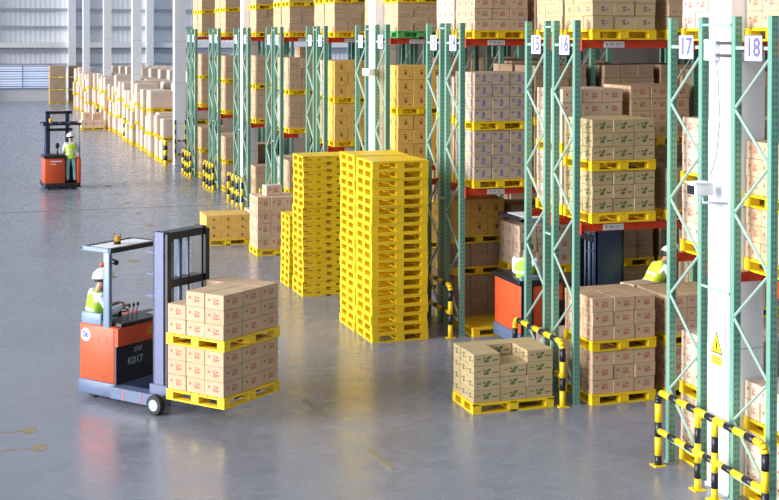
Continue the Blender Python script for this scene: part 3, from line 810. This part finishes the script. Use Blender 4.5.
    b = MB(); b.tube([(-.08, .03, 2.12), (.02, .03, 2.1)], .04, 'truck_black', 10); b.build('work_lamp', t)
    # legs and wheels
    for y0 in (-.08, 1.08):
        b = MB(); b.box(0, 1.02, y0, y0 + .2, .10, .27, 'skirt_blue'); b.box(.25, .265, y0 - .004, y0, .1, .27, 'red_lamp'); b.box(.6, .615, y0 - .004, y0, .1, .27, 'red_lamp')
        lg = b.build('outrigger', t)
        w_ = MB(); wheel(w_, (.93, y0 + (-.03 if y0 < 0 else .2), .145), .145, .1)
        s_ = -1 if y0 < 0 else 1
        w_.tube([(.93, y0 - .085, .145), (.93, y0 - .078, .145)], .085, 'wheel_hub', 16)
        w_.build('wheel', t)
    b = MB(); wheel(b, (-.55, .12, .1), .1, .08); wheel(b, (-.55, 1.08, .1), .1, .08); wheel(b, (-.3, .6, .13), .13, .1); b.build('rear_wheels', t)
    # mast
    mx0, mx1 = .74, .94; zt = 2.62; ms = 'truck_navy' if dark else 'mast_blue'; mx1 += .3 * dark
    for y0, y1 in ((.04, .15), (.87, .98)):
        b = MB(); b.box(mx0, mx1, y0, y0 + .02 if y0 < .5 else y1, .28, zt, ms if y0 < .5 else 'truck_black')
        if y0 < .5: b.box(mx0, mx1, y1 - .02, y1, .28, zt, 'truck_black'); b.box(mx0, mx0 + .03, y0, y1, .28, zt, ms)
        b.box(mx1, mx1 + .06, y0 + .02, y1 - .0, .28, zt - .03, 'truck_black'); b.build('mast_rail', t)
    for zz in (2.50, 1.80, .6): MB().box(mx0 + .02, mx1 + .03, .15, .87, zz, zz + .11, 'truck_black').build('mast_crossbar', t)
    for yy in (.34, .50, .68):
        b = MB(); b.tube([(mx0 + .1, yy, .3), (mx0 + .1, yy, 2.5)], .022 if yy != .5 else .035, 'truck_blue', 8); b.build('lift_cylinder' if yy == .5 else 'lift_chain', t)
    for k in range(3): MB().box(mx0 - .15, mx0 + .02, .06, .10, 1.66 + k * .32, 1.69 + k * .32, 'skirt_blue').build('mast_bracket', t)
    b = MB(); b.box(mx0 - .03, mx1 + .1, .0, 1.02, .27, .40, ms); b.build('mast_base', t)
    if forks:
        b = MB(); b.box(1.03, 1.09, .1, .92, lift + .0, lift + .5, 'truck_black'); b.build('fork_carriage', t)
        for yy in (.20, .66):
            b = MB(); b.box(1.09, 2.15, yy, yy + .12, lift + .045, lift + .085, 'steel_dark'); b.box(1.07, 1.11, yy, yy + .12, lift + .045, lift + .5, 'steel_dark'); b.build('fork', t)
    OCC.append((loc[0], loc[1], 0, .8, .8, 1.2, rz))
    return t
RZ = .6755 - PI / 2
reach_truck((2.224, 20.571, 0), RZ, 'orange reach truck carrying two pallets in the foreground', '06')
def loc_of(o, rz, x, y): return (o[0] + x * math.cos(rz) - y * math.sin(rz), o[1] + x * math.sin(rz) + y * math.cos(rz))
a = loc_of((2.224, 20.571), RZ, -.61, .20)
person('person in white helmet, green vest and white sleeves driving the front truck', (a[0], a[1], 1.10), RZ + PI - .45, SIT, scale=1.06)

# truck working in the aisle between rows fifteen and fourteen
reach_truck((10.02, 21.75, 0), 0, 'orange reach truck in the aisle behind rack row fifteen', lift=.1, forks=False, dark=True)
a = loc_of((10.02, 21.75), 0, -.5, .35)
person('person in white sleeves sitting on the truck behind rack row fifteen', (a[0], a[1], 1.10), PI * .75, SIT, helmet=False)

# far truck seen from behind, driver standing on it
def rear_truck(loc, rz):
    t = thing('reach_truck', 'orange reach truck far down the hall seen from behind', 'reach truck', loc, rz, 'reach trucks')
    b = MB(); b.bbox(-.68, .10, 0, .75, .22, 1.12, 'truck_orange', .04); b.build('body', t)
    b = MB(); b.bbox(-.70, .12, -.02, .8, 1.12, 1.24, 'truck_black', .03); b.build('top_cover', t)
    b = MB(); b.bbox(.55, .70, 0, .75, .22, 1.12, 'truck_orange', .03); b.build('side_panel', t)
    b = MB(); b.box(.1, .56, .42, .75, .22, 1.1, 'truck_black'); b.build('compartment_wall', t)
    b = MB(); b.bbox(-.67, .69, .0, 1.4, .06, .24, 'truck_black', .03); b.build('chassis', t)
    b = MB(); wheel_r = .1
    for x in (-.5, .45): b.tube([(x - .05, .12, .1), (x + .05, .12, .1)], .1, 'rubber', 14)
    b.build('rear_wheels', t)
    b = MB(); b.box(-.45, -.02, -.004, 0, .99, 1.03, 'plate_white'); b.box(-.42, -.24, -.004, 0, .90, .93, 'plate_white'); b.build('side_lettering', t)
    b = MB()
    for x in (-.66, .66):
        b.tube([(x, .08, 1.1), (x, .08, 2.32)], .022, 'truck_blue', 8)
    b.box(-.72, .72, .02, .08, 2.28, 2.36, 'truck_black'); b.box(-.72, .72, .9, .96, 2.28, 2.36, 'truck_black')
    for k in range(5): b.box(-.7 + k * .34, -.66 + k * .34, .05, .93, 2.30, 2.34, 'truck_blue')
    b.build('overhead_guard', t)
    for x0, x1 in ((-.46, -.3), (.30, .44)): MB().box(x0, x1, 1.2, 1.4, .2, 2.72, 'truck_navy').build('mast_rail', t)
    for z in (2.62, 2.0): MB().box(-.46, .56, 1.2, 1.34, z, z + .10, 'truck_black').build('mast_crossbar', t)
    b = MB(); b.tube([(-.38, .5, 2.36), (-.38, .5, 2.5)], .06, 'amber', 10); b.build('beacon', t)
    b = MB(); b.tube([(-.15, .3, 1.24), (-.15, .3, 1.5)], .03, 'truck_black', 8); b.ell((-.15, .3, 1.55), (.09, .05, .1), 'truck_black'); b.build('control_lever', t)
    return t
rear_truck((3.56, 49.6, 0), .06).scale = (.92, 1, 1)
st = dict(STAND)
person('person in white helmet, lime vest and teal trousers standing on far truck', (3.86, 49.76, .24), PI + .06, st, vest='vest_lime', trouser='trouser_teal', face=(-.05, -1, 0))

# person bending over the load behind row sixteen
BEND = dict(pelvis=(0, 0, .93), chest=(0, -.19, 1.22), neck=(0, -.29, 1.36), head=(0, -.40, 1.49), shL=(.20, -.23, 1.30), shR=(-.20, -.23, 1.30),
            elL=(.24, -.40, .98), elR=(-.24, -.42, .98), wrL=(.18, -.62, .90), wrR=(-.18, -.62, .90),
            hipL=(.09, 0, .88), hipR=(-.09, 0, .88), knL=(.11, -.06, .48), knR=(-.11, -.04, .48), anL=(.12, .04, .08), anR=(-.12, .02, .08), toL=(.13, -.10, .045), toR=(-.13, -.12, .045))
pallet(11.58, 21.1, 0, 1.06, 1.0, 'yellow pallet under the bending worker in lime vest')
person('person in lime vest bending over cartons behind rack row sixteen', (11.44, 21.1, .157), PI * .5 + .05, BEND, vest='vest_lime', trouser='trouser_teal', face=(0, -.9, -.4))

# ------------------------------------------------------------------ fittings on the near pillar
def on_px(px, py, X):   # used only to read positions off the plan
    d = AR * ((px - CX) / F) + AD * ((py - CY) / F) + AF
    return Vector((0, 0, CH)) + d * (X / d.x)
pc = COLY[0]
ws = thing('warning_sign', 'white warning sign with yellow triangle on the near pillar', 'sign', (X0 - .004, pc + .27, 1.72)); ws.scale = (1, 1.2, 1.05)
b = MB(); b.box(-.003, 0, -.16, .16, -.28, .28, 'grey_text'); b.box(-.005, -.003, -.15, .15, -.27, .27, 'plate_white'); b.build('sign_plate', ws)
b = MB(); b.face([(-.006, .11, -.06), (-.006, -.11, -.06), (-.006, 0, .20)][::1], 'truck_black'); b.face([(-.008, .09, -.045), (-.008, -.09, -.045), (-.008, 0, .165)], 'warn_yellow')
b.box(-.010, -.008, -.012, .012, .0, .07, 'truck_black'); b.box(-.010, -.008, -.012, .012, -.03, -.01, 'truck_black'); b.build('triangle', ws)
b = MB(); b.box(-.006, -.004, -.10, .10, -.19, -.09, 'warn_yellow')
for z in (-.125, -.155): b.box(-.008, -.006, -.08, .08, z, z + .012, 'print_brown')
b.build('caption_panel', ws)
p = on_px(703, 189, X0 - .22)
cm = thing('security_camera', 'white security camera on a bracket beside the near pillar', 'camera', tuple(p), 0)
b = MB(); b.bbox(-.16, .10, -.10, .10, -.07, .08, 'column_white', .02); b.box(-.18, .06, -.12, .12, .075, .09, 'column_white'); b.build('housing', cm)
b = MB(); b.box(-.175, -.155, -.075, .075, -.055, .05, 'truck_black'); b.build('lens', cm)
b = MB(); b.tube([(0, 0, -.05), (0, 0, -.16), (.22, -.2, -.16)], .018, 'steel', 8); b.build('bracket', cm)
p = on_px(712, 50, X0 - .05)
b = MB(); b.bbox(-.05, .05, -.10, .12, -.13, .13, 'column_white', .015); b.box(-.056, -.05, -.06, .10, -.1, .1, 'steel'); 
jb = b.build('junction_box', loc=tuple(p), label='grey junction box high on the near pillar', cat='junction box')
for z in (.07, -.08): MB().box(.0, .1, -.42, -.10, z, z + .035, 'steel_dark').build('bracket_arm', jb)
p1 = on_px(716, 58, X0 - .03); p2 = on_px(718, 80, X0 - .03); p3 = on_px(720, 120, X0 - .03); p4 = on_px(716, 158, X0 - .03); p5 = on_px(710, 176, X0 - .1)
b = MB(); b.tube([p1, p2, p3, p4, p5], .011, 'grey_text', 6); b.build('cable', label='thin grey cable hanging down the near pillar', cat='cable')
p = on_px(368, 72, X0 - .2)
c2 = thing('security_camera', 'small white camera on the second pillar above row eleven', 'camera', tuple(p), 0)
b = MB(); b.bbox(-.08, .08, -.25, .2, -.08, .08, 'column_white', .02); b.build('housing', c2)
b = MB(); b.tube([(0, 0, 0), (.2, -.1, .02)], .03, 'steel', 8); b.build('bracket', c2)

# ------------------------------------------------------------------ floor marks and joints
def mark(x0, x1, y0, y1, m, rz=0, nm='floor_mark'):
    b = MB(); b.box(-(x1 - x0) / 2, (x1 - x0) / 2, -(y1 - y0) / 2, (y1 - y0) / 2, 0, .003, m)
    b.build(nm, loc=((x0 + x1) / 2, (y0 + y1) / 2, 0), rz=rz, kind='structure')
mark(.85, 1.03, 19.4, 19.7, 'tan_mark'); mark(.95, 1.12, 18.55, 18.85, 'tan_mark')
mark(-.2, .85, 19.53, 19.57, 'tan_mark'); mark(-.2, .95, 18.68, 18.72, 'tan_mark')
mark(-40, 9, 43.66, 43.72, 'dark_mark')
for px, py in ((80, 164), (91, 172), (99, 179), (108, 186), (117, 194), (127, 203), (138, 213), (150, 225)):
    d = AR * ((px - CX) / F) + AD * ((py - CY) / F) + AF; q = Vector((0, 0, CH)) + d * (-CH / d.z)
    mark(q.x - .09, q.x + .09, q.y - .25, q.y + .25, 'tan_mark')
mark(4.95, 5.03, 18.9, 19.9, 'tan_mark', .1)
mark(5.15, 5.23, 16.3, 17.2, 'tan_mark', .1)
mark(3.95, 4.2, 33.2, 33.6, 'tan_mark')

# ------------------------------------------------------------------ place the cartons: those that show largest as things, the rest as one mass
def obox(V, Fc, c, z, w, d, h, rz):
    n = len(V); cs, sn = math.cos(rz), math.sin(rz)
    for zz in (z, z + h):
        for dy in (-d / 2, d / 2):
            for dx in (-w / 2, w / 2): V.append((c[0] + dx * cs - dy * sn, c[1] + dx * sn + dy * cs, zz))
    for q in ((0, 2, 3, 1), (4, 5, 7, 6), (0, 1, 5, 4), (2, 6, 7, 3), (0, 4, 6, 2), (1, 3, 7, 5)): Fc.append(tuple(n + i for i in q))
VV, FF = [], []
for c in CART: obox(VV, FF, c['c'], c['z'], *c['s'], c['rz'])
for p_ in PALS: obox(VV, FF, p_[:2], p_[2], p_[3], p_[4], p_[5], p_[7])
for o in OCC: obox(VV, FF, o[:2], o[2], o[3], o[4], o[5], o[6])
bvh = BVHTree.FromPolygons(VV, FF)
cnt = {}
origin = Vector((0, 0, CH))
for py in range(0, 500, 2):
    for px in range(0, 779, 2):
        d = (AR * ((px + .5 - CX) / F) + AD * ((py + .5 - CY) / F) + AF).normalized()
        h = bvh.ray_cast(origin, d)
        if h[2] is not None:
            k = h[2] // 6
            if k < len(CART) + len(PALS): cnt[k] = cnt.get(k, 0) + 1
order = sorted((k for k in cnt if k < len(CART)), key=lambda k: -cnt[k])
chosen = set(order[:300])
mass = MB()
for k, c in enumerate(CART):
    if k in chosen:
        link('carton', carton_mesh(*c['s'], c['kind']), None, (c['c'].x, c['c'].y, c['z']), c['rz'], c['label'], 'carton', c['group'])
    else:
        T = Matrix.Translation((c['c'].x, c['c'].y, c['z'])) @ Matrix.Rotation(c['rz'], 4, 'Z')
        carton_into(mass, T, *c['s'], c['kind'], lite=True)
pc_ = sorted(range(len(PALS)), key=lambda k: -cnt.get(len(CART) + k, 0)); pch = set(pc_[:298]); pm_ = MB()
for k, (cx, cy, z, w, d, h, m, rz, label, group, solid) in enumerate(PALS):
    me = pallet_mesh(w, d, h, m, solid)
    if k in pch: link('pallet', me, None, (cx, cy, z), rz, label, 'pallet', group)
    else:
        bm = bmesh.new(); bm.from_mesh(me); pm_.add_bm(bm, m, False, Matrix.Translation((cx, cy, z)) @ Matrix.Rotation(rz, 4, 'Z')); bm.free()
if pm_.v: pm_.build('pallets', label='remaining yellow pallets under loads deeper in the racks', cat='pallets', kind='stuff')
mass.build('cartons', label='remaining brown cartons stacked on pallets deeper in the racks', cat='cartons', kind='stuff')
print('CARTONS', len(CART), 'seen', len(cnt), 'last chosen', cnt[order[min(299, len(order) - 1)]])

# ------------------------------------------------------------------ light
wd = bpy.data.worlds.new('world'); SC.world = wd; wd.use_nodes = True
bg = wd.node_tree.nodes['Background']; bg.inputs[0].default_value = (.74, .85, 1.0, 1); bg.inputs[1].default_value = .50
def sun(name, d, e, ang, col):
    l = bpy.data.lights.new(name, 'SUN'); l.energy = e; l.angle = ang; l.color = col
    o = bpy.data.objects.new(name, l); COL.objects.link(o); o.rotation_euler = Vector(d).to_track_quat('-Z', 'Y').to_euler(); return o
sun('daylight_from_open_side', (.95, .06, -.24), 7.4, .75, (1, .975, .95))
SC.view_settings.view_transform = 'Standard'; SC.view_settings.look = 'None'; SC.view_settings.exposure = 0.14; SC.view_settings.gamma = 1
SC.view_settings.use_curve_mapping = False
